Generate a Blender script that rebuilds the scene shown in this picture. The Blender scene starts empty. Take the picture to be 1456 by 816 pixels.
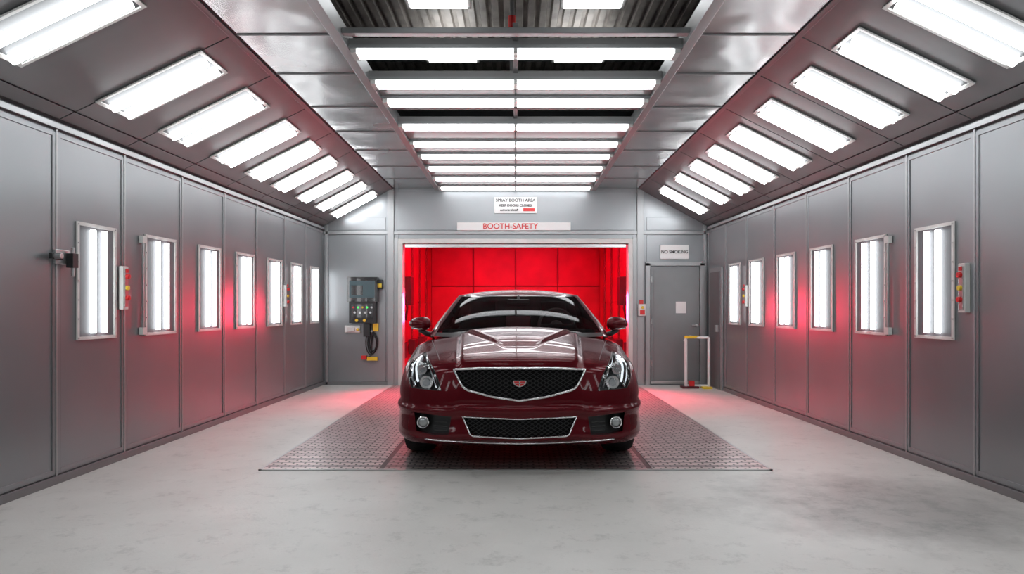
import bpy, bmesh, math, random
from mathutils import Vector, Matrix
from mathutils.bvhtree import BVHTree
random.seed(4)
S = bpy.context.scene
COL = S.collection

# ------------------------------------------------------------ materials
def new_mat(name):
    m = bpy.data.materials.new(name); m.use_nodes = True
    nt = m.node_tree; b = nt.nodes['Principled BSDF']
    return m, nt, b
def pbr(name, col, metal=0.0, rough=0.5, coat=0.0, var=0.0, vscale=3.0, bump=0.0, bscale=20.0, rvar=0.0, stretch=None, spec=None, bdist=0.01, det=5):
    m, nt, b = new_mat(name)
    N, L = nt.nodes, nt.links
    b.inputs['Base Color'].default_value = (*col, 1)
    b.inputs['Metallic'].default_value = metal
    b.inputs['Roughness'].default_value = rough
    b.inputs['Coat Weight'].default_value = coat
    b.inputs['Coat Roughness'].default_value = 0.03
    if spec is not None: b.inputs['Specular IOR Level'].default_value = spec
    tc = N.new('ShaderNodeTexCoord'); mp = N.new('ShaderNodeMapping')
    L.new(tc.outputs['Object'], mp.inputs['Vector'])
    if stretch: mp.inputs['Scale'].default_value = stretch
    if var > 0:
        n = N.new('ShaderNodeTexNoise'); n.inputs['Scale'].default_value = vscale; n.inputs['Detail'].default_value = det
        L.new(mp.outputs[0], n.inputs['Vector'])
        r = N.new('ShaderNodeValToRGB')
        r.color_ramp.elements[0].position = .3; r.color_ramp.elements[1].position = .7
        r.color_ramp.elements[0].color = (*[c*(1-var) for c in col], 1)
        r.color_ramp.elements[1].color = (*[min(1, c*(1+var)) for c in col], 1)
        L.new(n.outputs['Fac'], r.inputs['Fac']); L.new(r.outputs['Color'], b.inputs['Base Color'])
        if rvar > 0:
            mr = N.new('ShaderNodeMapRange')
            mr.inputs['From Min'].default_value = .3; mr.inputs['From Max'].default_value = .7
            mr.inputs['To Min'].default_value = max(.02, rough-rvar); mr.inputs['To Max'].default_value = rough+rvar
            L.new(n.outputs['Fac'], mr.inputs['Value']); L.new(mr.outputs[0], b.inputs['Roughness'])
    if bump > 0:
        n2 = N.new('ShaderNodeTexNoise'); n2.inputs['Scale'].default_value = bscale; n2.inputs['Detail'].default_value = 1.5
        L.new(mp.outputs[0], n2.inputs['Vector'])
        bp = N.new('ShaderNodeBump'); bp.inputs['Strength'].default_value = bump; bp.inputs['Distance'].default_value = bdist
        L.new(n2.outputs['Fac'], bp.inputs['Height']); L.new(bp.outputs[0], b.inputs['Normal'])
    return m
def emis(name, col, strength):
    m, nt, b = new_mat(name)
    b.inputs['Base Color'].default_value = (*[min(1, c) for c in col], 1)
    b.inputs['Emission Color'].default_value = (*col, 1)
    b.inputs['Emission Strength'].default_value = strength
    return m
def clear(name, tint, gloss=0.12, rough=0.02, ior=1.5):
    m = bpy.data.materials.new(name); m.use_nodes = True
    nt = m.node_tree; N, L = nt.nodes, nt.links
    N.clear()
    o = N.new('ShaderNodeOutputMaterial'); t = N.new('ShaderNodeBsdfTransparent'); g = N.new('ShaderNodeBsdfGlossy')
    mx = N.new('ShaderNodeMixShader'); fr = N.new('ShaderNodeFresnel'); ad = N.new('ShaderNodeMath')
    fr.inputs['IOR'].default_value = ior
    ad.operation = 'ADD'; ad.inputs[1].default_value = gloss; ad.use_clamp = True
    t.inputs['Color'].default_value = (*tint, 1); g.inputs['Roughness'].default_value = rough
    L.new(fr.outputs[0], ad.inputs[0]); L.new(ad.outputs[0], mx.inputs[0])
    L.new(t.outputs[0], mx.inputs[1]); L.new(g.outputs[0], mx.inputs[2]); L.new(mx.outputs[0], o.inputs[0])
    return m

M = {}
M['wall'] = pbr('grey_painted_steel', (.262,.275,.285), .5, .32, var=.08, vscale=.8, rvar=.035, bump=.3, bscale=1.1, bdist=.05, det=2)
M['seam'] = pbr('seam_steel', (.33,.34,.345), .5, .35, var=.05)
M['slope'] = pbr('dark_grey_steel', (.15,.153,.157), .3, .42, var=.06, bump=.2, bscale=1.1, bdist=.04, det=2)
M['galv'] = pbr('galvanised_steel', (.43,.43,.43), .9, .24, var=.10, vscale=1.2, rvar=.05, bump=.45, bscale=1.8, bdist=.05, det=2)
M['cpanel'] = pbr('light_ceiling_panel', (.26,.26,.26), .3, .4, var=.06)
M['beam'] = pbr('beam_steel', (.2,.2,.205), .4, .45, var=.05)
M['frame'] = pbr('white_frame', (.58,.58,.56), .1, .4, var=.06, vscale=8)
M['housing'] = pbr('lamp_housing', (.28,.28,.28), .2, .45)
M['refl'] = pbr('lamp_reflector', (.055,.057,.06), .1, .5)
M['wrefl'] = pbr('window_back', (.12,.12,.13), .1, .5)
M['dark'] = pbr('dark_gap', (.02,.02,.022), .1, .6)
M['roof'] = pbr('dark_corrugated', (.34,.31,.285), .2, .5, var=.35, vscale=4)
M['tube'] = emis('fluorescent_tube', (.95,.98,1.0), 11.0)
M['rowtube'] = emis('row_tube', (.95,.98,1.0), 7.0)
M['walltube'] = emis('wall_tube', (.95,.98,1.0), 7.0)
M['skylamp'] = emis('high_bay_lamp', (.95,.98,1.0), 7.0)
M['redfill'] = emis('red_fill_tube', (1.0,.012,.05), 4.0)  # glow of the strips added to light the red room
M['red'] = pbr('red_painted_steel', (.50,.006,.035), .1, .4, var=.2, vscale=2)
M['redseam'] = pbr('red_seam', (.20,.003,.012), .1, .4)
M['darkred'] = pbr('dark_red_rubber', (.08,.004,.01), .0, .5)
M['black'] = pbr('black_plastic', (.012,.012,.013), .0, .4)
M['cabin'] = pbr('cabin_trim', (.012,.012,.013), .0, .8, spec=.1)
M['gloss_black'] = pbr('gloss_black', (.008,.008,.009), .0, .12, coat=.6)
M['chrome'] = pbr('chrome', (.85,.85,.86), 1.0, .08)
M['steel'] = pbr('dull_steel', (.5,.5,.5), .9, .3)
M['paint'] = pbr('maroon_car_paint', (.10,.0015,.006), .3, .26, coat=.75, spec=.1)
M['paint'].node_tree.nodes['Principled BSDF'].inputs['Coat IOR'].default_value = 1.38
M['rubber'] = pbr('tyre_rubber', (.018,.018,.018), 0, .7, bump=.3, bscale=60)
M['glass'] = clear('car_glass', (.45,.48,.47), .0, ior=1.09)
M['lens'] = clear('lamp_glass', (.93,.95,.96), .03, ior=1.3)
M['acryl'] = clear('acrylic_cover', (.97,.98,.98), .02, .25, ior=1.02)
M['whitesign'] = pbr('white_sign', (.72,.72,.71), 0, .4)
M['redplastic'] = pbr('red_plastic', (.6,.02,.02), 0, .35)
M['yellow'] = pbr('yellow_plastic', (.75,.52,.03), 0, .4)
M['text_black'] = pbr('black_ink', (.02,.02,.02), 0, .5)
M['screen'] = emis('screen_glow', (.04,.07,.08), .35)
M['drl'] = emis('led_strip', (.9,.95,1.0), .9)
M['green'] = emis('green_led', (.05,.6,.1), 1.5)
M['doorgrey'] = pbr('door_grey', (.19,.20,.205), .3, .42, var=.06)

# concrete floor
def concrete():
    m, nt, b = new_mat('concrete_floor'); N, L = nt.nodes, nt.links
    tc = N.new('ShaderNodeTexCoord')
    def noise(scale, det, rough=.5):
        n = N.new('ShaderNodeTexNoise'); n.inputs['Scale'].default_value = scale; n.inputs['Detail'].default_value = det
        n.inputs['Roughness'].default_value = rough
        L.new(tc.outputs['Object'], n.inputs['Vector']); return n
    n1 = noise(.9, 8, .6); n2 = noise(6, 10, .78); n3 = noise(60, 3)
    r1 = N.new('ShaderNodeValToRGB'); r1.color_ramp.elements[0].position = .3; r1.color_ramp.elements[1].position = .7
    r1.color_ramp.elements[0].color = (.56,.545,.515,1); r1.color_ramp.elements[1].color = (.70,.685,.655,1)
    L.new(n1.outputs['Fac'], r1.inputs[0])
    r2 = N.new('ShaderNodeValToRGB'); r2.color_ramp.elements[0].position = .30; r2.color_ramp.elements[1].position = .47
    r2.color_ramp.elements[0].color = (.50,.50,.49,1); r2.color_ramp.elements[1].color = (1,1,1,1)
    L.new(n2.outputs['Fac'], r2.inputs[0])
    mx = N.new('ShaderNodeMix'); mx.data_type = 'RGBA'; mx.blend_type = 'MULTIPLY'; mx.inputs[0].default_value = .65
    L.new(r1.outputs[0], mx.inputs[6]); L.new(r2.outputs[0], mx.inputs[7])
    # worn dark stain on the right
    sub = N.new('ShaderNodeMapping'); sub.inputs['Location'].default_value = (-2.25*.8, -4.15*1.1, 0)
    sub.inputs['Scale'].default_value = (.8, 1.1, 1)
    L.new(tc.outputs['Object'], sub.inputs['Vector'])
    ln = N.new('ShaderNodeVectorMath'); ln.operation = 'LENGTH'; L.new(sub.outputs[0], ln.inputs[0])
    ad = N.new('ShaderNodeMath'); ad.operation = 'MULTIPLY_ADD'; ad.inputs[1].default_value = 1.5
    nn = noise(1.8, 7, .65)
    L.new(nn.outputs['Fac'], ad.inputs[0]); L.new(ln.outputs['Value'], ad.inputs[2])
    mr = N.new('ShaderNodeMapRange'); mr.inputs['From Min'].default_value = 1.1; mr.inputs['From Max'].default_value = 1.7
    mr.inputs['To Min'].default_value = 1; mr.inputs['To Max'].default_value = 0
    L.new(ad.outputs[0], mr.inputs['Value'])
    mu = N.new('ShaderNodeMath'); mu.operation = 'MULTIPLY'; L.new(mr.outputs[0], mu.inputs[0]); 
    mr2 = N.new('ShaderNodeMapRange'); mr2.inputs['From Min'].default_value = .35; mr2.inputs['From Max'].default_value = .6
    mr2.inputs['To Min'].default_value = .3; mr2.inputs['To Max'].default_value = .7
    L.new(n2.outputs['Fac'], mr2.inputs['Value']); L.new(mr2.outputs[0], mu.inputs[1])
    mx2 = N.new('ShaderNodeMix'); mx2.data_type = 'RGBA'
    L.new(mu.outputs[0], mx2.inputs[0]); L.new(mx.outputs[2], mx2.inputs[6]); mx2.inputs[7].default_value = (.18,.18,.175,1)
    L.new(mx2.outputs[2], b.inputs['Base Color'])
    mrr = N.new('ShaderNodeMapRange'); mrr.inputs['To Min'].default_value = .20; mrr.inputs['To Max'].default_value = .58
    L.new(n2.outputs['Fac'], mrr.inputs['Value']); L.new(mrr.outputs[0], b.inputs['Roughness'])
    bp = N.new('ShaderNodeBump'); bp.inputs['Strength'].default_value = .25; bp.inputs['Distance'].default_value = .004
    L.new(n3.outputs['Fac'], bp.inputs['Height']); L.new(bp.outputs[0], b.inputs['Normal'])
    return m
M['concrete'] = concrete()

def tread(name, c0, c1):
    m, nt, b = new_mat(name); N, L = nt.nodes, nt.links
    tc = N.new('ShaderNodeTexCoord')
    br = N.new('ShaderNodeTexBrick')
    br.inputs['Scale'].default_value = 1.0
    br.inputs['Brick Width'].default_value = .09; br.inputs['Row Height'].default_value = .048
    br.inputs['Mortar Size'].default_value = .009; br.inputs['Mortar Smooth'].default_value = .4
    br.inputs['Color1'].default_value = (1,1,1,1); br.inputs['Color2'].default_value = (.75,.75,.75,1); br.inputs['Mortar'].default_value = (0,0,0,1)
    L.new(tc.outputs['Object'], br.inputs['Vector'])
    r = N.new('ShaderNodeValToRGB'); r.color_ramp.elements[0].color = (*c0,1); r.color_ramp.elements[1].color = (*c1,1)
    L.new(br.outputs['Color'], r.inputs[0])
    n = N.new('ShaderNodeTexNoise'); n.inputs['Scale'].default_value = 1.5; n.inputs['Detail'].default_value = 4
    L.new(tc.outputs['Object'], n.inputs['Vector'])
    mr = N.new('ShaderNodeMapRange'); mr.inputs['From Min'].default_value = .3; mr.inputs['From Max'].default_value = .7
    mr.inputs['To Min'].default_value = .28; mr.inputs['To Max'].default_value = .36
    L.new(n.outputs['Fac'], mr.inputs['Value']); L.new(mr.outputs[0], b.inputs['Roughness'])
    L.new(r.outputs[0], b.inputs['Base Color']); b.inputs['Metallic'].default_value = .35
    bp = N.new('ShaderNodeBump'); bp.inputs['Strength'].default_value = .8; bp.inputs['Distance'].default_value = .006
    L.new(br.outputs['Color'], bp.inputs['Height']); L.new(bp.outputs[0], b.inputs['Normal'])
    return m
M['tread'] = tread('tread_plate', (.05,.035,.035), (.68,.54,.54))  # pink tint in both plate colours stands in for reflected red glow
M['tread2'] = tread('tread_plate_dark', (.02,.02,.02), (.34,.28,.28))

# ------------------------------------------------------------ mesh builder
class MB:
    def __init__(s): s.v=[]; s.f=[]; s.m=[]; s.mats=[]
    def mi(s, k):
        if k not in s.mats: s.mats.append(k)
        return s.mats.index(k)
    def add(s, vs, fs, k):
        o=len(s.v); s.v += [tuple(p) for p in vs]; i=s.mi(k)
        for f in fs: s.f.append([a+o for a in f]); s.m.append(i)
    def hexa(s, p, k):
        s.add(p, [(0,3,2,1),(4,5,6,7),(0,1,5,4),(1,2,6,5),(2,3,7,6),(3,0,4,7)], k)
    def mbox(s, f, a0,a1,b0,b1,o0,o1,k):
        s.hexa([f(a0,b0,o0),f(a1,b0,o0),f(a1,b1,o0),f(a0,b1,o0),f(a0,b0,o1),f(a1,b0,o1),f(a1,b1,o1),f(a0,b1,o1)], k)
    def box(s, x0,x1,y0,y1,z0,z1,k):
        s.mbox(lambda a,b,c:(a,b,c), x0,x1,y0,y1,z0,z1,k)
    def quad(s, pts, k): s.add(pts, [tuple(range(len(pts)))], k)
    def cyl(s, p0, p1, r, k, n=12, r1=None):
        p0=Vector(p0); p1=Vector(p1); d=(p1-p0).normalized()
        a=d.orthogonal().normalized(); b=d.cross(a); r1=r if r1 is None else r1
        vs=[p0+(a*math.cos(t)+b*math.sin(t))*r for t in [2*math.pi*i/n for i in range(n)]]
        vs+=[p1+(a*math.cos(t)+b*math.sin(t))*r1 for t in [2*math.pi*i/n for i in range(n)]]
        fs=[(i,(i+1)%n,n+(i+1)%n,n+i) for i in range(n)]+[tuple(range(n))[::-1],tuple(range(n,2*n))]
        s.add(vs,fs,k)
    def path(s, pts, r, k, closed=False, n=8, flat=None):
        P=[Vector(p) for p in pts]; N=len(P); vs=[]; up=None
        for i,p in enumerate(P):
            if closed: t=P[(i+1)%N]-P[i-1]
            else: t=P[min(i+1,N-1)]-P[max(i-1,0)]
            t.normalize()
            if up is None: up=t.orthogonal().normalized()
            up=(up-t*up.dot(t)); up.normalize(); b=t.cross(up)
            vs+=[p+(up*math.cos(2*math.pi*j/n)+b*math.sin(2*math.pi*j/n))*r for j in range(n)]
        fs=[]
        for i in range(N if closed else N-1):
            for j in range(n):
                a=i*n; c=((i+1)%N)*n
                fs.append((a+j,a+(j+1)%n,c+(j+1)%n,c+j))
        if not closed: fs+=[tuple(range(n))[::-1], tuple(range((N-1)*n,N*n))]
        s.add(vs,fs,k)
    def sph(s, c, sc, k, nu=20, nv=12):
        vs=[];fs=[]
        for j in range(nv+1):
            ph=math.pi*j/nv
            for i in range(nu):
                th=2*math.pi*i/nu
                vs.append((c[0]+sc[0]*math.sin(ph)*math.cos(th),c[1]+sc[1]*math.sin(ph)*math.sin(th),c[2]+sc[2]*math.cos(ph)))
        for j in range(nv):
            for i in range(nu):
                fs.append((j*nu+i,j*nu+(i+1)%nu,(j+1)*nu+(i+1)%nu,(j+1)*nu+i))
        s.add(vs,fs,k)
    def grid(s, rows, k):
        n=len(rows[0]); vs=[p for r in rows for p in r]
        fs=[(i*n+j,i*n+j+1,(i+1)*n+j+1,(i+1)*n+j) for i in range(len(rows)-1) for j in range(n-1)]
        s.add(vs,fs,k)
    def build(s, name, parent=None, bevel=0, smooth=False, merge=True, angle=None):
        me=bpy.data.meshes.new(name); me.from_pydata(s.v,[],s.f)
        for k in s.mats: me.materials.append(M[k])
        for p,i in zip(me.polygons,s.m): p.material_index=i
        bm=bmesh.new(); bm.from_mesh(me)
        if merge: bmesh.ops.remove_doubles(bm, verts=bm.verts, dist=1e-5)
        bmesh.ops.recalc_face_normals(bm, faces=bm.faces)
        bm.to_mesh(me); bm.free()
        if smooth or angle:
            for p in me.polygons: p.use_smooth=True
        if angle: me.set_sharp_from_angle(angle=math.radians(angle))
        ob=bpy.data.objects.new(name,me); COL.objects.link(ob)
        if parent: ob.parent=parent
        if bevel>0:
            b=ob.modifiers.new('bevel','BEVEL'); b.width=bevel; b.segments=2; b.limit_method='ANGLE'; b.angle_limit=math.radians(40)
        return ob
def empty(name, loc=(0,0,0)):
    e=bpy.data.objects.new(name,None); e.location=loc; COL.objects.link(e); return e

YB=10.68; YF=-3.0; ZE=2.48; ZC=3.07; XI=1.22; XR=1.94
def XW(y): return 3.255-.022*y
def wallf(side): return lambda y,z,o: (side*(XW(y)-o), y, z)
def slopef(side):
    def f(y,t,o):
        xe=XW(y); dx=XR-xe; dz=ZC-ZE; l=math.hypot(dx,dz)
        nx,nz=-dz/l, dx/l
        return (side*(xe+dx*t+nx*o), y, ZE+dz*t+nz*o)
    return f

# ------------------------------------------------------------ room shell
fl=MB(); fl.box(-3.6,3.6,YF-.1,17.2,-.12,0,'concrete'); fl.build('floor')
g=MB()
g.box(-1.88,-1.02,5.06,10.6,0,.006,'tread'); g.box(1.02,1.88,5.06,10.6,0,.006,'tread')
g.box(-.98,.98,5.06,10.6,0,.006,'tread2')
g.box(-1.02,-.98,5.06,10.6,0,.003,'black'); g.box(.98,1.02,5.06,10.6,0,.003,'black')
for x in(-1.9,1.88): g.box(x,x+.02,5.04,10.6,0,.008,'steel')
g.box(-1.9,1.9,5.04,5.06,0,.008,'steel')
g.build('floor_grate')

seams=[-2.9,-2.0,-1.1,-.2,.7,1.6,2.55,3.7,4.66,5.44,6.34,7.22,8.08,8.99,9.83,10.66]
wins=[(4.86,5.32),(5.72,6.22),(6.64,7.12),(7.49,7.99),(8.38,8.88),(9.20,9.66),(10.02,10.42)]
for side,nm in((-1,'left'),(1,'right')):
    f=wallf(side); w=MB()
    w.mbox(f,YF,YB+.1,0,ZE+.05,-.12,0,'slope')
    for a,b in zip(seams[:-1],seams[1:]):
        w.mbox(f,a+.007,b-.007,.06,ZE-.07,0,.012,'wall')
        for (y0,y1,z0,z1) in((a+.012,a+.04,.07,ZE-.08),(b-.04,b-.012,.07,ZE-.08),(a+.04,b-.04,.07,.10),(a+.04,b-.04,ZE-.11,ZE-.08)):
            w.mbox(f,y0,y1,z0,z1,.012,.018,'wall')
    w.mbox(f,YF,YB,0,.055,0,.03,'beam')
    w.build('wall_'+nm,bevel=.002)
    t=MB(); t.mbox(f,YF,YB,ZE-.055,ZE-.015,0,.03,'seam')
    for a in seams[1:-1]: t.mbox(f,a-.009,a+.009,.055,ZE-.06,.0,.022,'seam')
    t.build('trim_1' if side<0 else 'trim_2',bevel=.002)
    # sloped ceiling
    sf=slopef(side); c=MB()
    c.mbox(sf,YF,YB+.1,-.04,1.03,-.08,0,'slope')
    for a,b in zip(seams[:-1],seams[1:]):
        c.mbox(sf,a+.006,b-.006,.03,.11,0,.008,'slope')
        c.mbox(sf,a+.006,b-.006,.12,.985,0,.010,'slope')
    c.mbox(sf,YF,YB,.985,1.012,0,.02,'beam')
    c.build('ceiling_slope_'+nm,bevel=.002)
    # flat galvanised strip
    k=MB(); x0,x1=side*XI,side*XR
    k.box(min(x0,x1),max(x0,x1),YF,YB+.1,ZC+.012,ZC+.08,'beam')
    for a,b in zip(seams[:-1],seams[1:]):
        k.box(min(x0,x1)+.04,max(x0,x1)-.03,a+.012,b-.012,ZC,ZC+.012,'galv')
        k.box(min(x0,x1)+.04,max(x0,x1)-.03,a-.010,a+.010,ZC-.008,ZC+.012,'beam')
    xb=side*XI; k.box(xb-.035,xb+.035,YF,YB,ZC-.03,ZC+.10,'seam')
    k.build('ceiling_flat_'+nm,bevel=.003)

# centre ceiling: closed panels and open bays
rows=[4.93,5.60,6.10,6.92,7.65,8.28,8.98,9.70,10.45]
c=MB()
for a,b in((5.66,6.04),(6.98,YB+.1),(YF,1.6)):
    n=max(1,round((b-a)/.7))
    for i in range(n):
        for (xa,xb) in((-1.18,-.004),(.004,1.18)):
            c.box(xa,xb,a+(b-a)*i/n+.004,a+(b-a)*(i+1)/n-.004,ZC+.0,ZC+.03,'cpanel')
c.box(-1.185,1.185,4.64,4.70,ZC-.0,ZC+.04,'seam')
c.box(-1.185,1.185,5.03,5.07,ZC-.0,ZC+.04,'seam')
c.box(-1.185,1.185,1.6,1.7,ZC-.05,ZC+.08,'beam')
c.box(-.02,.02,4.7,6.98,ZC+.03,ZC+.10,'beam')
c.box(-1.175,1.175,6.46,6.50,ZC+.02,ZC+.05,'beam')
c.build('ceiling',bevel=.003)

# upper void with corrugated roof
r=MB(); ZR=4.2
prof=[(0,0),(.3,0),(.4,.05),(.9,.05),(1.0,0)]
xs=[]; x=-2.2
while x<2.2:
    for a,b in prof[:-1]: xs.append((x+a*.12,ZR-b))
    x+=.12
r.grid([[(x,YF,z) for x,z in xs],[(x,YB+.3,z) for x,z in xs]],'roof')
for y in(4.9,7.7,9.4): r.box(-2.2,2.2,y-.05,y+.05,ZR-.20,ZR-.06,'beam')
r.box(-2.3,-2.2,YF,YB+.3,ZC+.1,ZR+.1,'beam'); r.box(2.2,2.3,YF,YB+.3,ZC+.1,ZR+.1,'beam')
r.box(-2.3,2.3,YB+.3,YB+.4,ZC+.1,ZR+.1,'beam')
r.box(-2.3,2.3,YF,YB+.4,ZR+.06,ZR+.12,'beam')
r.build('roof_corrugated')
for x in(-.67,.67):
    for y in(5.86,7.18,3.2):
        l=MB(); l.box(x-.28,x+.28,y-.1,y+.16,ZR-.36,ZR-.30,'frame'); l.box(x-.25,x+.25,y-.07,y+.13,ZR-.37,ZR-.355,'skylamp')
        l.box(x-.25,x+.25,y-.112,y-.10,ZR-.36,ZR-.31,'skylamp')
        l.box(x-.25,x+.25,y-.08,y+.14,ZR-.30,ZR-.29,'skylamp')  # glowing top face added to brighten the corrugated roof above
        l.cyl((x,y,ZR-.3),(x,y,ZR),.012,'steel'); l.build('high_bay_light')
d=MB(); d.cyl((-.03,5.9,ZC+.08),(-.03,5.9,ZR-.04),.02,'beam'); d.cyl((-.03,5.9,3.62),(-.03,5.9,3.72),.035,'redplastic')
d.build('sprinkler_pipe')
d=MB(); d.box(-1.9,1.9,8.1,8.4,3.55,3.85,'beam'); d.build('air_duct',bevel=.02)

# centre light rows
def fixture_row(y):
    l=MB()
    l.box(-1.185,1.185,y-.08,y+.08,ZC-.012,ZC+.05,'housing')
    for xa,xb in((-1.13,-.015),(.015,1.13)):
        for dy in(-.038,.038): l.cyl((xa,y+dy,ZC-.040),(xb,y+dy,ZC-.040),.022,'rowtube',n=8)
    for x in(-1.155,1.155): l.box(x-.02,x+.02,y-.08,y+.08,ZC-.055,ZC-.012,'frame')
    l.box(-.012,.012,y-.07,y+.07,ZC-.05,ZC-.012,'frame')
    for yy in(y-.092,y+.080): l.box(-1.185,1.185,yy,yy+.012,ZC-.025,ZC-.0,'seam')
    l.build('ceiling_light')
for y in rows+[1.2,0.2,-1.0]: fixture_row(y)

# generic framed light panel
def panel(f,a0,a1,b0,b1,name,tubes,tube_along,mat,rim=.03,off=.012,back='refl',tr=.02):
    l=MB()
    l.mbox(f,a0,a1,b0,b1,off,off+.004,back)
    sb=rim if tube_along=='z' else rim/1.24
    h0=off+.004; h1=off+(.016 if tube_along=='z' else .014)
    l.mbox(f,a0,a0+rim,b0,b1,h0,h1,'frame'); l.mbox(f,a1-rim,a1,b0,b1,h0,h1,'frame')
    l.mbox(f,a0+rim,a1-rim,b0,b0+sb,h0,h1,'frame'); l.mbox(f,a0+rim,a1-rim,b1-sb,b1,h0,h1,'frame')
    for i in tubes:
        a=a0+rim+(a1-a0-2*rim)*i
        e=sb*(1.9 if tube_along=='z' else 1.4)
        o_=off+tr+.003
        l.cyl(f(a,b0+e,o_),f(a,b1-e,o_),tr,mat,n=10)
    if tube_along=='z':
        l.quad([f(a0+rim,b0+sb,off+.05),f(a1-rim,b0+sb,off+.05),f(a1-rim,b1-sb,off+.05),f(a0+rim,b1-sb,off+.05)],'acryl')
        for q in range(7):
            z=b0+.015+(b1-b0-.03)*q/6
            for a in(a0+.013,a1-.013): l.cyl(f(a,z,h1),f(a,z,h1+.006),.006,'steel',n=8)
    return l.build(name)
L_sl=[(3.52,3.96),(4.64,5.07),(5.42,5.93),(6.32,6.78),(7.08,7.52),(7.80,8.22),(8.63,9.02),(9.40,9.76),(10.12,10.48)]
R_sl=[(3.58,3.98),(4.25,4.62),(4.94,5.32),(5.70,6.12),(6.50,6.92),(7.28,7.66),(8.00,8.42),(8.80,9.16),(9.72,10.12)]
for side,ls in((-1,L_sl),(1,R_sl)):
    for a,b in ls+[(2.5,2.95),(1.4,1.85),(.2,.65),(-1.2,-.75)]:
        panel(slopef(side),a,b,.235,.83,'slope_light',(.27,.73),'s','tube',rim=.022,tr=.030)
for side in(-1,1):
    for a,b in (wins if side<0 else wins[:6]): 
        panel(wallf(side),a,b,.97,1.82,'wall_light',(.34,.66),'z','walltube',back='wrefl',rim=.024,tr=.020)
for side in(-1,1):
    for a in(3.0,1.9,.9):
        panel(wallf(side),a,a+.45,.97,1.82,'wall_light',(.34,.66),'z','walltube',back='wrefl',rim=.024,tr=.020)

# ------------------------------------------------------------ back wall
b=MB()
b.box(-3.2,-1.83,YB,YB+.14,0,3.3,'wall'); b.box(1.83,3.2,YB,YB+.14,0,3.3,'wall'); b.box(-1.83,1.83,YB,YB+.14,2.26,3.3,'wall')
for (x0,x1,z0,z1) in((-2.92,-2.03,.05,2.34),(-2.92,-2.03,2.42,2.62),(2.05,2.92,1.92,2.34),(2.05,2.92,2.42,2.62),(-1.86,1.86,2.42,3.02)):
    b.box(x0,x1,YB-.012,YB,z0,z1,'wall')
b.box(-3.0,3.0,YB-.03,YB,2.355,2.40,'seam')
for x in(-2.0,1.9): b.box(x,x+.10,YB-.035,YB,0,3.06,'seam')
b.box(-2.97,-2.93,YB-.03,YB,0,2.5,'seam'); b.box(2.94,2.98,YB-.03,YB,0,2.5,'seam')
b.box(-3.0,-1.9,YB-.03,YB,0,.05,'beam'); b.box(1.9,2.05,YB-.03,YB,0,.05,'beam')
b.build('wall_back',bevel=.004)
t=MB()
t.box(-1.83,-1.76,YB-.05,YB+.16,0,2.21,'frame'); t.box(1.76,1.83,YB-.05,YB+.16,0,2.21,'frame'); t.box(-1.83,1.83,YB-.05,YB+.16,2.21,2.28,'frame')
t.box(-1.9,-1.83,YB-.03,YB+.0,0,2.3,'seam'); t.box(1.83,1.9,YB-.03,YB,0,2.3,'seam')
t.box(-1.74,1.74,YB+.03,YB+.12,2.15,2.21,'steel')
t.build('door_frame',bevel=.006)

# wall behind camera
b=MB(); b.box(-3.4,3.4,YF-.12,YF,0,4.3,'wall')
for i in range(6): b.box(-3.3+i*1.1,-2.23+i*1.1,YF,YF+.02,.05,2.9,'wall')
b.build('wall_front',bevel=.003)

# ------------------------------------------------------------ red preparation room
R=MB(); y0=YB+.14; y1=16.2
R.box(-2.1,-2.0,y0,y1,0,2.75,'red'); R.box(2.0,2.1,y0,y1,0,2.75,'red'); R.box(-2.1,2.1,y1,y1+.1,0,2.75,'red'); R.box(-2.1,2.1,y0,y1,2.7,2.8,'red')
for i in range(5):
    ya=y0+.1+i*1.04
    for s in(-1,1):
        R.box(min(s*2,s*1.985),max(s*2,s*1.985),ya,ya+1.0,.05,1.3,'red'); R.box(min(s*2,s*1.985),max(s*2,s*1.985),ya,ya+1.0,1.33,2.6,'red')
        R.box(min(s*2,s*1.95),max(s*2,s*1.95),ya-.04,ya+.02,0,2.7,'redseam')
for i in range(4):
    xa=-2+i*1.0
    for z0_,z1_ in((.05,.85),(.88,1.7),(1.73,2.6)): R.box(xa+.02,xa+.98,y1-.02,y1,z0_,z1_,'red')
    R.box(xa-.012,xa+.012,y1-.03,y1,0,2.7,'redseam')
R.box(-2,2,y1-.03,y1,1.70,1.725,'redseam')
R.build('wall_red_room',bevel=.004)
f2=MB()
for s in(-1,1):
    for yy in(11.4,12.6,13.8):
        f2.box(min(s*1.98,s*1.86),max(s*1.98,s*1.86),yy,yy+.35,.35,.62,'darkred')
    f2.path([(s*1.9,11.2,1.9),(s*1.84,11.3,1.5),(s*1.80,11.35,1.2),(s*1.84,11.4,1.0),(s*1.9,11.5,1.4),(s*1.92,11.6,1.8)],.018,'darkred')
    f2.box(min(s*1.98,s*1.82),max(s*1.98,s*1.82),11.9,12.2,1.25,1.75,'darkred')
    f2.box(min(s*1.98,s*1.82),max(s*1.98,s*1.82),11.1,11.25,1.55,1.95,'darkred')
f2.build('red_room_wall_equipment',bevel=.01)
for xx in(-1.3,1.3):  # strips added to fill the red room and glow outward
    l=MB(); l.box(xx-.07,xx+.07,11.2,15.6,2.64,2.695,'red'); 
    for dx in(-.03,.03): l.cyl((xx+dx,11.3,2.61),(xx+dx,15.5,2.61),.02,'redfill',n=8)
    l.build('red_fill_strip')
def area(name,loc,rot,sx,sy,power,col):
    d=bpy.data.lights.new(name,'AREA'); d.shape='RECTANGLE'; d.size=sx; d.size_y=sy; d.energy=power; d.color=col
    o=bpy.data.objects.new(name,d); o.location=loc; o.rotation_euler=rot; COL.objects.link(o); return o
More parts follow.
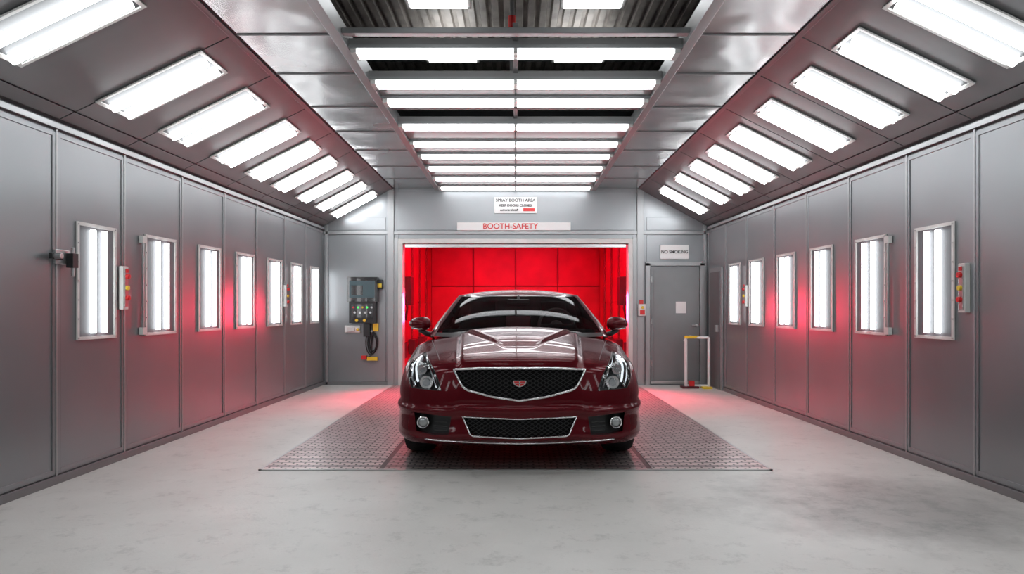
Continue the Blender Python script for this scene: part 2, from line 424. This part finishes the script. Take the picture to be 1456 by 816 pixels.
area('red_room_fill',(0,13.2,2.6),(0,0,0),3.0,3.5,120,(1,.025,.11))  # added area light without a fixture, fills the room with red
o=area('red_spill_fill',(0,11.0,2.42),(math.radians(-52),0,0),3.2,.25,400,(1,.03,.09)); o.data.spread=math.radians(76)  # added light without a fixture, throws red onto floor and grate
for sx in(-1,1):
    o=area('red_jamb_lamp',(sx*1.62,10.95,1.2),(0,0,0),.10,.45,12,(1,.03,.09))
    o.rotation_euler=Vector((sx*.75,-1,-.1)).to_track_quat('-Z','Y').to_euler(); o.data.spread=math.radians(90)

# ------------------------------------------------------------ back wall equipment
def text(body,size,loc,mat,parent,name):
    c=bpy.data.curves.new(name,'FONT'); c.body=body; c.size=size; c.align_x='CENTER'; c.align_y='CENTER'; c.extrude=.001; c.offset=.0015
    c.materials.append(M[mat]); o=bpy.data.objects.new(name,c); COL.objects.link(o); o.location=loc; o.rotation_euler=(math.radians(90),0,0); o.parent=parent; return o
s=MB(); s.box(-.91,.86,YB-.06,YB-.035,2.41,2.535,'whitesign'); o=s.build('banner_sign',bevel=.003)
text('BOOTH-SAFETY',.12,(-.08,YB-.063,2.472),'redplastic',o,'banner_text')
s=MB(); s.box(-.33,.33,YB-.04,YB-.014,2.68,2.93,'whitesign'); s.box(.12,.3,YB-.042,YB-.04,2.71,2.76,'redplastic'); o=s.build('notice_sign',bevel=.003)
text('SPRAY BOOTH AREA',.066,(0,YB-.043,2.88),'text_black',o,'line_1'); text('KEEP DOORS CLOSED',.052,(0,YB-.043,2.80),'text_black',o,'line_2'); text('authorised staff',.045,(-.1,YB-.043,2.73),'text_black',o,'line_3')
s=MB(); s.box(2.26,2.70,YB-.04,YB-.014,1.965,2.185,'whitesign'); o=s.build('door_sign',bevel=.003)
text('NO SMOKING',.066,(2.48,YB-.043,2.075),'text_black',o,'label')

d=MB()
d.box(2.03,2.10,YB-.05,YB,0,1.90,'seam'); d.box(2.88,2.95,YB-.05,YB,0,1.90,'seam'); d.box(2.03,2.95,YB-.05,YB,1.86,1.92,'seam')
d.box(2.11,2.87,YB-.03,YB,.02,1.85,'doorgrey'); d.box(2.16,2.82,YB-.036,YB-.03,.08,1.79,'doorgrey')
d.box(2.11,2.87,YB-.045,YB-.03,.02,.06,'steel')
d.box(2.50,2.66,YB-.04,YB-.036,1.12,1.30,'whitesign')
d.cyl((2.82,YB-.09,.93),(2.82,YB-.03,.93),.02,'steel'); d.cyl((2.74,YB-.09,.93),(2.83,YB-.09,.93),.012,'steel')
for z in(.3,.95,1.6): d.cyl((2.12,YB-.05,z),(2.12,YB-.05,z+.09),.012,'steel')
d.build('door_1',bevel=.003)
d=MB(); f=wallf(1)
d.mbox(f,9.90,10.48,.0,1.80,.02,.05,'seam'); d.mbox(f,9.96,10.42,.02,1.74,.05,.06,'slope'); d.mbox(f,10.0,10.06,.85,.95,.06,.10,'steel')
d.build('door_2',bevel=.003)

cp=MB()
cp.box(-2.60,-2.13,YB-.17,YB-.013,1.30,1.68,'gloss_black'); cp.box(-2.57,-2.16,YB-.15,YB-.013,.97,1.30,'black')
cp.box(-2.56,-2.17,YB-.175,YB-.17,1.36,1.62,'screen'); cp.box(-2.53,-2.35,YB-.178,YB-.175,1.40,1.55,'gloss_black')
cp.box(-2.53,-2.20,YB-.155,YB-.15,1.03,1.26,'gloss_black')
for i in range(5): cp.cyl((-2.50+i*.07,YB-.15,1.21),(-2.50+i*.07,YB-.165,1.21),.015,['redplastic','green','yellow','green','steel'][i])
for i in range(4): cp.cyl((-2.48+i*.08,YB-.15,1.13),(-2.48+i*.08,YB-.165,1.13),.018,'steel')
for x in(-2.45,-2.33): cp.cyl((x,YB-.15,1.01),(x,YB-.17,1.01),.024,'yellow')
cp.box(-2.13,-2.07,YB-.10,YB-.013,1.50,1.64,'black'); cp.box(-2.125,-2.075,YB-.11,YB-.10,1.52,1.58,'yellow')
cp.build('control_panel',bevel=.006)
cp=MB(); cp.box(-2.66,-2.42,YB-.06,YB-.013,.82,.93,'whitesign'); cp.box(-2.62,-2.5,YB-.085,YB-.06,.84,.90,'frame'); cp.cyl((-2.45,YB-.06,.87),(-2.45,YB-.10,.87),.022,'yellow')
cp.build('junction_box',bevel=.005)
cp=MB()
cp.box(-2.36,-2.26,YB-.10,YB-.013,.76,.96,'black'); cp.box(-2.22,-2.14,YB-.07,YB-.013,.84,.96,'yellow')
for j,(rr,ox) in enumerate(((.10,0),(.085,.02),(.11,-.015),(.075,.01))):
    cp.path([(-2.23+ox+rr*.75*math.sin(t),YB-.05-.012*j,.66-rr*1.7*math.cos(t)) for t in [2*math.pi*i/24 for i in range(24)]],.008,'black',closed=True)
cp.path([(-2.23,YB-.05,.96),(-2.22,YB-.06,.8),(-2.25,YB-.06,.62),(-2.24,YB-.06,.47),(-2.3,YB-.06,.43)],.01,'black')
cp.box(-2.40,-2.32,YB-.07,YB-.02,.40,.46,'redplastic'); cp.box(-2.31,-2.15,YB-.07,YB-.02,.385,.44,'yellow'); cp.cyl((-2.23,YB-.02,.84),(-2.23,YB-.11,.84),.015,'steel')
cp.build('coiled_air_hose')
cp=MB(); cp.box(1.91,2.015,YB-.12,YB-.036,1.08,1.26,'whitesign'); cp.box(1.925,2.0,YB-.13,YB-.12,1.10,1.17,'redplastic'); cp.cyl((1.965,YB-.12,1.21),(1.965,YB-.145,1.21),.022,'yellow'); cp.box(1.93,1.99,YB-.06,YB-.036,1.26,1.33,'redplastic')
cp.build('emergency_call_box',bevel=.004)
# rail stand
st=MB(); q=-.06
st.cyl((2.62+q,10.25,0),(2.62+q,10.25,.72),.022,'whitesign'); st.cyl((2.95+q,10.2,0),(2.95+q,10.2,.76),.022,'whitesign')
st.path([(2.60+q,10.25,.70),(2.63+q,10.25,.755),(2.68+q,10.25,.77),(2.78+q,10.24,.76),(2.95+q,10.2,.76)],.022,'whitesign')
st.box(2.60+q,2.82+q,10.22,10.28,.745,.785,'yellow')
st.cyl((2.62+q,10.25,.04),(2.95+q,10.2,.04),.016,'whitesign')
st.box(2.55+q,2.80+q,10.17,10.33,0,.03,'darkred'); st.box(2.84+q,2.98+q,10.1,10.28,0,.03,'yellow'); st.box(2.66+q,2.74+q,10.2,10.28,.03,.11,'redplastic')
st.build('barrier_stand',bevel=.004)

# wall hardware
def switch(side,y,z,h=.34):
    f=wallf(side); l=MB(); l.mbox(f,y,y+.07,z-h/2,z+h/2,.018,.055,'frame'); l.mbox(f,y+.012,y+.058,z-h/2+.02,z+h/2-.02,.055,.062,'steel')
    l.cyl(f(y+.035,z+.09,.06),f(y+.035,z+.09,.085),.02,'redplastic'); l.cyl(f(y+.035,z,.06),f(y+.035,z,.08),.018,'yellow'); l.cyl(f(y+.035,z-.08,.06),f(y+.035,z-.08,.085),.02,'redplastic')
    l.mbox(f,y+.02,y+.05,z+.12,z+.15,.06,.07,'redplastic')
    l.build('wall_switch',bevel=.003)
switch(-1,5.36,1.36); switch(1,4.70,1.34); switch(-1,8.93,1.36,.28); switch(1,8.91,1.36,.28)
f=wallf(-1); l=MB()
l.mbox(f,4.62,4.76,1.50,1.60,.018,.04,'steel'); l.mbox(f,4.55,4.66,1.53,1.57,.04,.065,'black'); l.mbox(f,4.72,4.78,1.48,1.58,.04,.09,'black')
l.cyl(f(4.75,1.42,.07),f(4.75,1.62,.07),.012,'steel'); l.cyl(f(4.58,1.55,.05),f(4.58,1.55,.11),.02,'steel')
l.build('door_latch',bevel=.003)
for side in(-1,1):
    f=wallf(side)
    l=MB(); l.mbox(f,5.64,5.70,1.74,1.80,.018,.05,'frame'); l.mbox(f,5.64,5.70,.98,1.04,.018,.05,'frame'); l.cyl(f(5.67,1.0,.035),f(5.67,1.78,.035),.01,'steel'); l.build('window_hinge')

# ------------------------------------------------------------ CAR
car=empty('car',(.03,4.90,0))
def interp(tab,x):
    if x<=tab[0][0]: return tab[0][1]
    if x>=tab[-1][0]: return tab[-1][1]
    for i in range(len(tab)-1):
        if tab[i][0]<=x<=tab[i+1][0]:
            x0,y0=tab[i]; x1,y1=tab[i+1]; h=x1-x0; t=(x-x0)/h
            def sl(j):
                if j<=0: return (tab[1][1]-tab[0][1])/(tab[1][0]-tab[0][0])
                if j>=len(tab)-1: return (tab[-1][1]-tab[-2][1])/(tab[-1][0]-tab[-2][0])
                return (tab[j+1][1]-tab[j-1][1])/(tab[j+1][0]-tab[j-1][0])
            m0,m1=sl(i)*h,sl(i+1)*h
            return (2*t**3-3*t*t+1)*y0+(t**3-2*t*t+t)*m0+(-2*t**3+3*t*t)*y1+(t**3-t*t)*m1
def sst(a,b,x):
    t=max(0,min(1,(x-a)/(b-a))); return t*t*(3-2*t)
HC=[(0,.795),(.1,.812),(.25,.845),(.5,.900),(.8,.953),(1.05,.993),(1.35,.985),(2.2,.97),(3.3,1.0),(4.0,1.09),(4.5,1.11),(4.8,1.09)]
CRN=[(0,.08),(.4,.11),(.7,.13),(1.1,.125),(1.6,.085),(3.4,.06),(4.8,.14)]
def H(x,y):
    ax=abs(x); z=interp(HC,y)-interp(CRN,y)*x*x
    fade=1-sst(1.0,1.15,y)
    e=.44+.07*y
    z+=.028*(1-sst(e-.028,e+.028,ax))*sst(-.05,.12,y)*fade
    e2=.08+(y-.30)*.50
    z+=.022*(1-sst(e2-.025,e2+.025,ax))*sst(.32,.62,y)*fade
    return z
Wm=.965; CF=.62; nE=3.4
def Vt(x): return .12*(math.sqrt(x*x+.004)-math.sqrt(.004))
outl=[]
NF=60
for i in range(NF+1):
    th=math.pi/2*i/NF
    x=Wm*math.sin(th)**(2/nE) if i else 0
    y=CF*(1-(max(0,math.cos(th)))**(2/nE))+Vt(x)
    outl.append((x,y,0))
YA=outl[-1][1]
NS=100; YR0=3.95
for i in range(1,NS+1): outl.append((Wm, YA+(YR0-YA)*(i/NS)**1.35,1))
NR=16; YE=4.72
for i in range(1,NR+1):
    th=math.pi/2*(1-i/NR)
    x=Wm*math.sin(th)**(2/2.6) if i<NR else 0
    y=YR0+(YE-YR0)*(max(0,math.cos(th)))**(2/2.6)
    outl.append((x,y,2))
INF=[(0,.11),(.05,.05),(.10,.012),(.16,.0),(.28,.012),(.40,.016),(.455,.0),(.50,.0),(.53,.022),(.62,.026),(.8,.036),(1,.055)]
INS=[(0,.04),(.06,.012),(.12,.0),(.30,.006),(.42,.008),(.47,-.006),(.51,-.004),(.56,.008),(.66,.010),(.8,.02),(1,.05)]
ZB=.19; Ded=.075; NJ=60
rowsb=[]
for (x,y,zone) in outl:
    if zone==0: C=(0,YA)
    elif zone==1: C=(0,y)
    else: C=(0,YR0)
    dx,dy=C[0]-x,C[1]-y; Ln=math.hypot(dx,dy); ux,uy=dx/Ln,dy/Ln
    fb=1-sst(.45,.9,x/Wm) if zone==0 else 0
    def ins(w): return fb*interp(INF,w)+(1-fb)*interp(INS,w)
    i1=ins(1); zs=H(x+ux*i1,y+uy*i1)-Ded
    row=[]
    for j in range(NJ):
        w=j/NJ; d_=ins(w); row.append((x+ux*d_,y+uy*d_,ZB+(zs-ZB)*w))
    ds=[0,.006,.014,.024,.036,.05,.07,.10,.14]
    nl=64; rem=Ln-i1-.14
    ds+=[.14+rem*q/nl for q in range(1,nl+1)]
    for d_ in ds:
        px_,py_=x+ux*(i1+d_),y+uy*(i1+d_)
        if d_==ds[-1]: px_,py_=C
        row.append((px_,py_,H(px_,py_)-Ded*math.exp(-d_/.032)))
    rowsb.append(row)
B=MB()
B.grid(rowsb,'paint'); B.grid([[(-p[0],p[1],p[2]) for p in r] for r in rowsb],'paint')
ring=[r[0] for r in rowsb]; ring2=[(-p[0],p[1],p[2]) for p in ring[1:-1]][::-1]
B.quad(ring+ring2,'cabin')
body=B.build('body_shell',parent=car)
me=body.data
bi=B.mats.index('cabin')
for p in me.polygons:
    c=p.center
    if c.z>.9 and 1.22<c.y<4.1 and abs(c.x)<.72 and (c.y-1.22)>.35*abs(c.x)**2: p.material_index=bi
    p.use_smooth=True
bm=bmesh.new(); bm.from_mesh(me); bvh=BVHTree.FromBMesh(bm)
print('nonmanifold',sum(1 for e in bm.edges if not e.is_manifold)); bm.free()
def cf(x,z,off=0):
    h=bvh.ray_cast(Vector((x,-1,z)),Vector((0,1,0)))
    if h[0] is None: return Vector((x,.6,z))
    return Vector((x,h[0].y+off,z))
def ct(x,y,off=0):
    h=bvh.ray_cast(Vector((x,y,3)),Vector((0,0,-1))); return Vector((x,y,h[0].z+off))
def resample(ch,n):
    P=[Vector(p) for p in ch]; L=[0]
    for a,b_ in zip(P[:-1],P[1:]): L.append(L[-1]+(b_-a).length)
    out=[]
    for i in range(n+1):
        t=L[-1]*i/n
        for j in range(len(P)-1):
            if t<=L[j+1]+1e-9:
                u=(t-L[j])/(L[j+1]-L[j]); out.append(P[j].lerp(P[j+1],u)); break
    return out
def ruled(A,Bc,n,m):
    a=resample(A,n); b_=resample(Bc,n)
    return [[a[i].lerp(b_[i],j/m) for j in range(m+1)] for i in range(n+1)]
def patch(mb,A,Bc,off,k,n=24,m=10,sx=1):
    mb.grid([[(sx*p.x,cf(p.x,p.y,off).y,p.y) for p in r] for r in ruled(A,Bc,n,m)],k)
def loop_of(A,Bc,n=24):
    a=resample(A,n); b_=resample(Bc,n); m=4
    return a+[a[-1].lerp(b_[-1],j/m) for j in range(1,m)]+b_[::-1]+[b_[0].lerp(a[0],j/m) for j in range(1,m)]
cutters=[]
def cutter(A,Bc,depth,sx=1,n=20,m=6):
    G=ruled(A,Bc,n,m); q=MB()
    q.grid([[(sx*p.x,-.3,p.y) for p in r] for r in G],'paint')
    q.grid([[(sx*p.x,cf(p.x,p.y,depth).y,p.y) for p in r] for r in G],'paint')
    L=[G[i][0] for i in range(n+1)]+[G[n][j] for j in range(1,m+1)]+[G[i][m] for i in range(n-1,-1,-1)]+[G[0][j] for j in range(m-1,0,-1)]
    L=L+[L[0]]
    q.grid([[(sx*p.x,-.3,p.y) for p in L],[(sx*p.x,cf(p.x,p.y,depth).y,p.y) for p in L]],'paint')
    cutters.append(q.build('cutter'))
gr_top=[(-.485,.748),(-.3,.758),(0,.762),(.3,.758),(.485,.748)]
gr_bot=[(-.425,.640),(-.395,.605),(-.2,.556),(0,.530),(.2,.556),(.395,.605),(.425,.640)]
lg_top=[(-.415,.408),(0,.398),(.415,.408)]
lg_bot=[(-.36,.285),(-.34,.272),(0,.262),(.34,.272),(.36,.285)]
fg_bot=[(.52,.275),(.64,.268),(.77,.285)]
fg_top=[(.50,.405),(.64,.415),(.79,.425)]
hl_in=[(.575,.592),(.605,.68),(.645,.755),(.695,.808),(.745,.848)]
hl_out=[(.810,.600),(.85,.67),(.853,.75),(.825,.798),(.765,.846)]
cutter(gr_top,gr_bot,.07); cutter(lg_top,lg_bot,.07)
for sx in(-1,1): cutter(fg_top,fg_bot,.06,sx); cutter(hl_in,hl_out,.07,sx)
for yy in(.86,3.74):
    for sx in(-1,1):
        q=MB(); q.cyl((sx*.60,yy,.34),(sx*1.3,yy,.34),.395,'black',n=48); cutters.append(q.build('cutter'))
for c_ in cutters:
    c_.parent=car
    md=body.modifiers.new('cut','BOOLEAN'); md.operation='DIFFERENCE'; md.solver='EXACT'; md.object=c_
bpy.context.view_layer.update()
dg=bpy.context.evaluated_depsgraph_get()
nm_=bpy.data.meshes.new_from_object(body.evaluated_get(dg))
body.modifiers.clear(); body.data=nm_
print('body polys',len(nm_.polygons))
nm_.set_sharp_from_angle(angle=math.radians(35))
for c_ in cutters: bpy.data.objects.remove(c_)

# grille inserts
def lattice(mb,A,Bc,off,sp,r,k):
    poly=loop_of(A,Bc); n=len(poly)
    for sgn in(1,-1):
        dx,dz=1,sgn*.62
        L_=math.hypot(dx,dz); dx/=L_; dz/=L_; nx,nz=-dz,dx
        cs=[p.x*nx+p.y*nz for p in poly]; c0=min(cs)+sp/2
        while c0<max(cs):
            hit=[]
            for i in range(n):
                a,b_=poly[i],poly[(i+1)%n]; ca,cb=a.x*nx+a.y*nz-c0,b_.x*nx+b_.y*nz-c0
                if ca*cb<0:
                    t=ca/(ca-cb); p=a.lerp(b_,t); hit.append((p.x*dx+p.y*dz,p))
            hit.sort(key=lambda h:h[0])
            if len(hit)>=2:
                p,q=hit[0][1],hit[-1][1]; m=max(2,int((q-p).length/.06))
                mb.path([cf(p.lerp(q,i/m).x,p.lerp(q,i/m).y,off) for i in range(m+1)],r,k,n=4)
            c0+=sp
g=MB()
patch(g,gr_top,gr_bot,.062,'cabin'); patch(g,lg_top,lg_bot,.062,'cabin')
lattice(g,gr_top,gr_bot,.024,.026,.0035,'black'); lattice(g,lg_top,lg_bot,.022,.024,.0035,'black')
g.build('grille_mesh',parent=car)
g=MB()
g.path([cf(p.x,p.y,-.002) for p in loop_of(gr_top,gr_bot,28)],.0095,'chrome',closed=True)
g.path([cf(p.x,p.y,-.0) for p in loop_of(lg_top,lg_bot,28)],.006,'chrome',closed=True)
g.path([cf(-.70+1.4*i/40,.218+.012*abs(-1+i/20)**2,-.006) for i in range(41)],.006,'chrome')
g.build('grille_surround',parent=car,smooth=True)
g=MB(); 
c0=cf(0,.655,.01)
shield=[(-.05,.675),(.05,.675),(.046,.652),(.025,.636),(0,.628),(-.025,.636),(-.046,.652)]
vs=[(x,c0.y-.012,z) for x,z in shield]+[(x,c0.y+.01,z) for x,z in shield]; n=7
g.add(vs,[tuple(range(n)),tuple(range(n,2*n))[::-1]]+[(i,(i+1)%n,n+(i+1)%n,n+i) for i in range(n)],'chrome')
vs=[(x*.82,c0.y-.015,.654+(z-.654)*.78) for x,z in shield]+[(x*.82,c0.y-.01,.654+(z-.654)*.78) for x,z in shield]
g.add(vs,[tuple(range(n)),tuple(range(n,2*n))[::-1]]+[(i,(i+1)%n,n+(i+1)%n,n+i) for i in range(n)],'redplastic')
g.box(-.004,.004,c0.y-.018,c0.y-.01,.632,.672,'chrome'); g.box(-.04,.04,c0.y-.018,c0.y-.01,.654,.66,'chrome')
g.build('badge',parent=car)

for sx in(-1,1):
    g=MB()
    patch(g,hl_in,hl_out,.062,'gloss_black',sx=sx)
    a=resample(hl_in,16); b_=resample(hl_out,16)
    def P(i,t,off):
        p=a[i].lerp(b_[i],t); q=cf(p.x,p.y,off); return (sx*q.x,q.y,q.z)
    g.path([P(i,.86,.018) for i in range(1,16)],.010,'chrome',n=6)
    g.path([P(i,.14,.020) for i in range(1,15)],.008,'chrome',n=6)
    g.path([P(i,.70,.030) for i in range(3,15)],.008,'drl',n=6)
    for (ii,t,r_) in((3,.42,.048),(8,.46,.036)):
        c_=Vector(P(ii,t,.05)); 
        g.cyl(c_,c_+Vector((0,-.04,0)),r_*.7,'chrome',n=24,r1=r_)
        g.sph(c_+Vector((0,-.03,0)),(r_*.72,r_*.5,r_*.72),'lens')
        g.sph(c_+Vector((0,-.012,0)),(r_*.6,r_*.4,r_*.6),'steel')
    patch(g,hl_in,hl_out,-.001,'lens',sx=sx)
    g.path([ (sx*q.x,q.y,q.z) for q in [cf(p.x,p.y,.0) for p in loop_of(hl_in,hl_out)]],.0025,'black',closed=True,n=5)
    g.build('headlight',parent=car,angle=40)
    g=MB()
    patch(g,fg_top,fg_bot,.055,'black',sx=sx)
    for q in range(3):
        z=.30+.03*q; g.path([(sx*(.53+.02*i),cf(.53+.02*i,z,.03).y,z) for i in range(6)],.004,'gloss_black',n=4)
    c_=cf(.715,.355,.045); c_.x*=sx
    g.cyl(c_,c_+Vector((0,-.05,0)),.046,'gloss_black',n=28)
    g.path([c_+Vector((.040*math.cos(t),-.055,.040*math.sin(t))) for t in [2*math.pi*i/28 for i in range(28)]],.006,'chrome',closed=True)
    g.sph(c_+Vector((0,-.045,0)),(.036,.014,.036),'steel'); g.sph(c_+Vector((0,-.05,0)),(.038,.02,.038),'lens')
    g.build('fog_light',parent=car,angle=40)
    for yy in(.86,3.74):
        g=MB(); prof=[(.69,.22),(.69,.30),(.705,.325),(.73,.338),(.81,.341),(.90,.338),(.925,.325),(.935,.30),(.93,.25),(.925,.235)]
        n=48
        g.grid([[(sx*x,yy+r_*math.cos(2*math.pi*i/n),.347+r_*math.sin(2*math.pi*i/n)) for x,r_ in prof] for i in range(n+1)],'rubber')
        rp=[(.925,.235),(.91,.24),(.905,.225),(.84,.215),(.71,.215)]
        g.grid([[(sx*x,yy+r_*math.cos(2*math.pi*i/n),.347+r_*math.sin(2*math.pi*i/n)) for x,r_ in rp] for i in range(n+1)],'steel')
        g.cyl((sx*.69,yy,.347),(sx*.78,yy,.347),.19,'dark',n=32); g.cyl((sx*.78,yy,.347),(sx*.905,yy,.347),.05,'steel',n=20)
        for q in range(10):
            t=2*math.pi*q/10
            for dt in(-.07,.07):
                g.path([(sx*.895,yy+.04*math.cos(t),.347+.04*math.sin(t)),(sx*.90,yy+.14*math.cos(t+dt*.6),.347+.14*math.sin(t+dt*.6)),(sx*.895,yy+.225*math.cos(t+dt),.347+.225*math.sin(t+dt))],.012,'steel',n=6)
        g.build('wheel',parent=car,angle=40)
        g=MB()
        g.grid([[(sx*x,yy+.388*math.cos(math.pi*(-.12+1.24*i/30)),.34+.388*math.sin(math.pi*(-.12+1.24*i/30))) for x in(.62,.93)] for i in range(31)],'black')
        g.build('wheel_liner',parent=car,smooth=True)
    # door mirrors
    g=MB(); cx,cy,cz=sx*.925,1.50,1.055
    vs=[];fs=[];nu=28;nv=16
    for j in range(nv+1):
        ph=math.pi*j/nv
        for i in range(nu):
            th=2*math.pi*i/nu
            X=math.sin(ph)*math.cos(th); Z=math.sin(ph)*math.sin(th); Yy=-math.cos(ph)
            X=math.copysign(abs(X)**.8,X); Z=math.copysign(abs(Z)**.8,Z)
            Yv=Yy*.085 if Yy<0 else Yy*.02
            hz=.062*(1-.18*X)
            vs.append((cx+sx*X*.105,cy+Yv+.03*X,cz+Z*hz))
    for j in range(nv):
        for i in range(nu): fs.append((j*nu+i,j*nu+(i+1)%nu,(j+1)*nu+(i+1)%nu,(j+1)*nu+i))
    g.add(vs,fs,'paint')
    g.path([(sx*.93,cy,1.0),(sx*.87,cy+.0,.965),(sx*.79,cy+.01,.94)],.024,'black',n=10)
    g.path([(sx*.84,cy-.058,1.012),(sx*.93,cy-.074,1.008),(sx*1.0,cy-.045,1.015)],.006,'chrome',n=6)
    g.build('door_mirror',parent=car,smooth=True)
g=MB()
for sx in(-1,1):
    g.path([ct(sx*(.60+.16*(i/20)),.24+.81*i/20,-.001) for i in range(21)],.0035,'black',n=6)
    pts=[]
    for i in range(20):
        z=.28+.55*i/19; h=bvh.ray_cast(Vector((sx*2,1.42,z)),Vector((-sx,0,0))); pts.append(h[0])
    g.path(pts,.0035,'black',n=6)
g.build('shut_lines',parent=car,smooth=True)

# greenhouse
G=MB(); 
def ghz(w): return .95+.385*w
NW=24
def ghring(w):
    Wg=.815-.185*w**1.15; yf=.98+1.14*w**1.08; cfz=.34-.10*w; yr=4.42-.95*w; cr=.55-.15*w
    out=[]
    for i in range(25):
        th=math.pi/2*i/24; x=Wg*math.sin(th)**(2/2.5) if i else 0
        out.append((x,yf+cfz*(1-max(0,math.cos(th))**(2/2.5)),'F',x/Wg))
    ya=yf+cfz; yb=yr-cr
    for i in range(1,31): out.append((Wg,ya+(yb-ya)*i/30,'S',i/30))
    for i in range(1,17):
        th=math.pi/2*(1-i/16); x=Wg*math.sin(th)**(2/2.5) if i<16 else 0
        out.append((x,yb+cr*max(0,math.cos(th))**(2/2.5),'R',x/Wg))
    return out
ws=[i/NW for i in range(NW+1)]
rings=[ghring(w) for w in ws]
nr=len(rings[0])
for sx in(1,-1):
    for j in range(NW):
        w=(ws[j]+ws[j+1])/2
        for i in range(nr-1):
            a_,b2=rings[j][i],rings[j][i+1]; c2,d2=rings[j+1][i+1],rings[j+1][i]
            zone=rings[j][i+1][2]; q=(rings[j][i][3]+rings[j][i+1][3])/2 if zone==rings[j][i][2] else rings[j][i+1][3]
            if zone=='F': k_='glass' if q<.905 else ('gloss_black' if q<.925 else 'paint')
            elif zone=='S': k_='paint' if q>.86 else ('gloss_black' if (q>.84 or .52<q<.56) else 'glass')
            else: k_='glass' if q<.86 else 'paint'
            if w>.955: k_='gloss_black' if (zone=='F' and q<.9) else 'paint'
            if w<.10 and zone=='F' and q<.92: k_='black'
            if zone=='S' and w<.14: k_='paint'
            G.add([(sx*p[0],p[1],ghz(ww)) for p,ww in((a_,ws[j]),(b2,ws[j]),(c2,ws[j+1]),(d2,ws[j+1]))],[(0,1,2,3)],k_)
    top=rings[-1]; grid_=[]
    ya=[p for p in top if p[2]=='F'][-1][1]; yb=[p for p in top if p[2]=='S'][-1][1]
    for p in top:
        C=(0,ya) if p[2]=='F' else ((0,p[1]) if p[2]=='S' else (0,yb))
        row=[]
        for q in [0,.03,.07,.12,.2,.3,.4,.5,.6,.7,.8,.9,1]:
            x=p[0]+(C[0]-p[0])*q; y=p[1]+(C[1]-p[1])*q
            hump=.014*math.sin(math.pi*max(0,min(1,(y-2.1)/1.4)))
            row.append((sx*x,y,1.335+(.052+hump)*(1-(1-q)**2.4)))
        grid_.append(row)
    G.grid(grid_,'paint')
G.build('greenhouse',parent=car,angle=40)

# interior
I=MB()
for sx in(-1,1):
    I.box(sx*.37-.24,sx*.37+.24,2.25,2.42,.8,1.13,'cabin'); I.box(sx*.37-.13,sx*.37+.13,2.30,2.40,1.14,1.27,'cabin')
    for dx in(-.06,.06): I.cyl((sx*.37+dx,2.35,1.1),(sx*.37+dx,2.35,1.16),.01,'steel')
    I.box(sx*.36-.22,sx*.36+.22,3.15,3.3,.8,1.08,'cabin')
I.build('seats',parent=car,bevel=.05)
I=MB()
I.box(-.70,.70,1.28,1.62,.90,1.005,'cabin'); I.box(.20,.54,1.50,1.68,.98,1.05,'cabin')
I.build('dashboard',parent=car,bevel=.025)
I=MB()
c_=Vector((.37,1.78,1.03)); ax=Vector((0,-.9,.35)).normalized(); u_=Vector((1,0,0)); v_=ax.cross(u_)
I.path([c_+(u_*math.cos(t)+v_*math.sin(t))*.17 for t in [2*math.pi*i/32 for i in range(32)]],.015,'black',closed=True)
for t in(0,math.pi,math.pi*1.5): I.path([c_,c_+(u_*math.cos(t)+v_*math.sin(t))*.165],.014,'black')
I.sph(c_,(.06,.03,.05),'black')
I.build('steering_wheel',parent=car,smooth=True)
I=MB(); I.box(-.11,.11,1.95,1.98,1.235,1.29,'black'); I.cyl((0,1.96,1.28),(0,2.02,1.325),.012,'black'); I.build('rear_view_mirror',parent=car,bevel=.012)
I=MB()
for x0_,x1_ in((-.62,.02),(.02,.62)):
    pts=[]
    for i in range(12):
        x=x0_+(x1_-x0_)*i/11; y=1.08+.16*(abs(x)/.6)**2*.8; pts.append((x,y+.04,ct(x,y).z+.014))
    I.path(pts,.007,'black',n=6)
I.build('wipers',parent=car,smooth=True)

# ------------------------------------------------------------ world, camera
w=bpy.data.worlds.new('world'); S.world=w; w.use_nodes=True
w.node_tree.nodes['Background'].inputs[0].default_value=(.5,.55,.6,1); w.node_tree.nodes['Background'].inputs[1].default_value=.05
cd=bpy.data.cameras.new('camera'); cam=bpy.data.objects.new('camera',cd); COL.objects.link(cam)
cam.location=(0,0,1.2); cam.rotation_euler=(math.radians(90),0,0)
cd.sensor_width=36; cd.lens=36*970/1456; cd.shift_x=-5/1456; cd.shift_y=30/1456; cd.clip_end=100
S.camera=cam
S.view_settings.view_transform='Standard'; S.view_settings.look='None'; S.view_settings.exposure=0
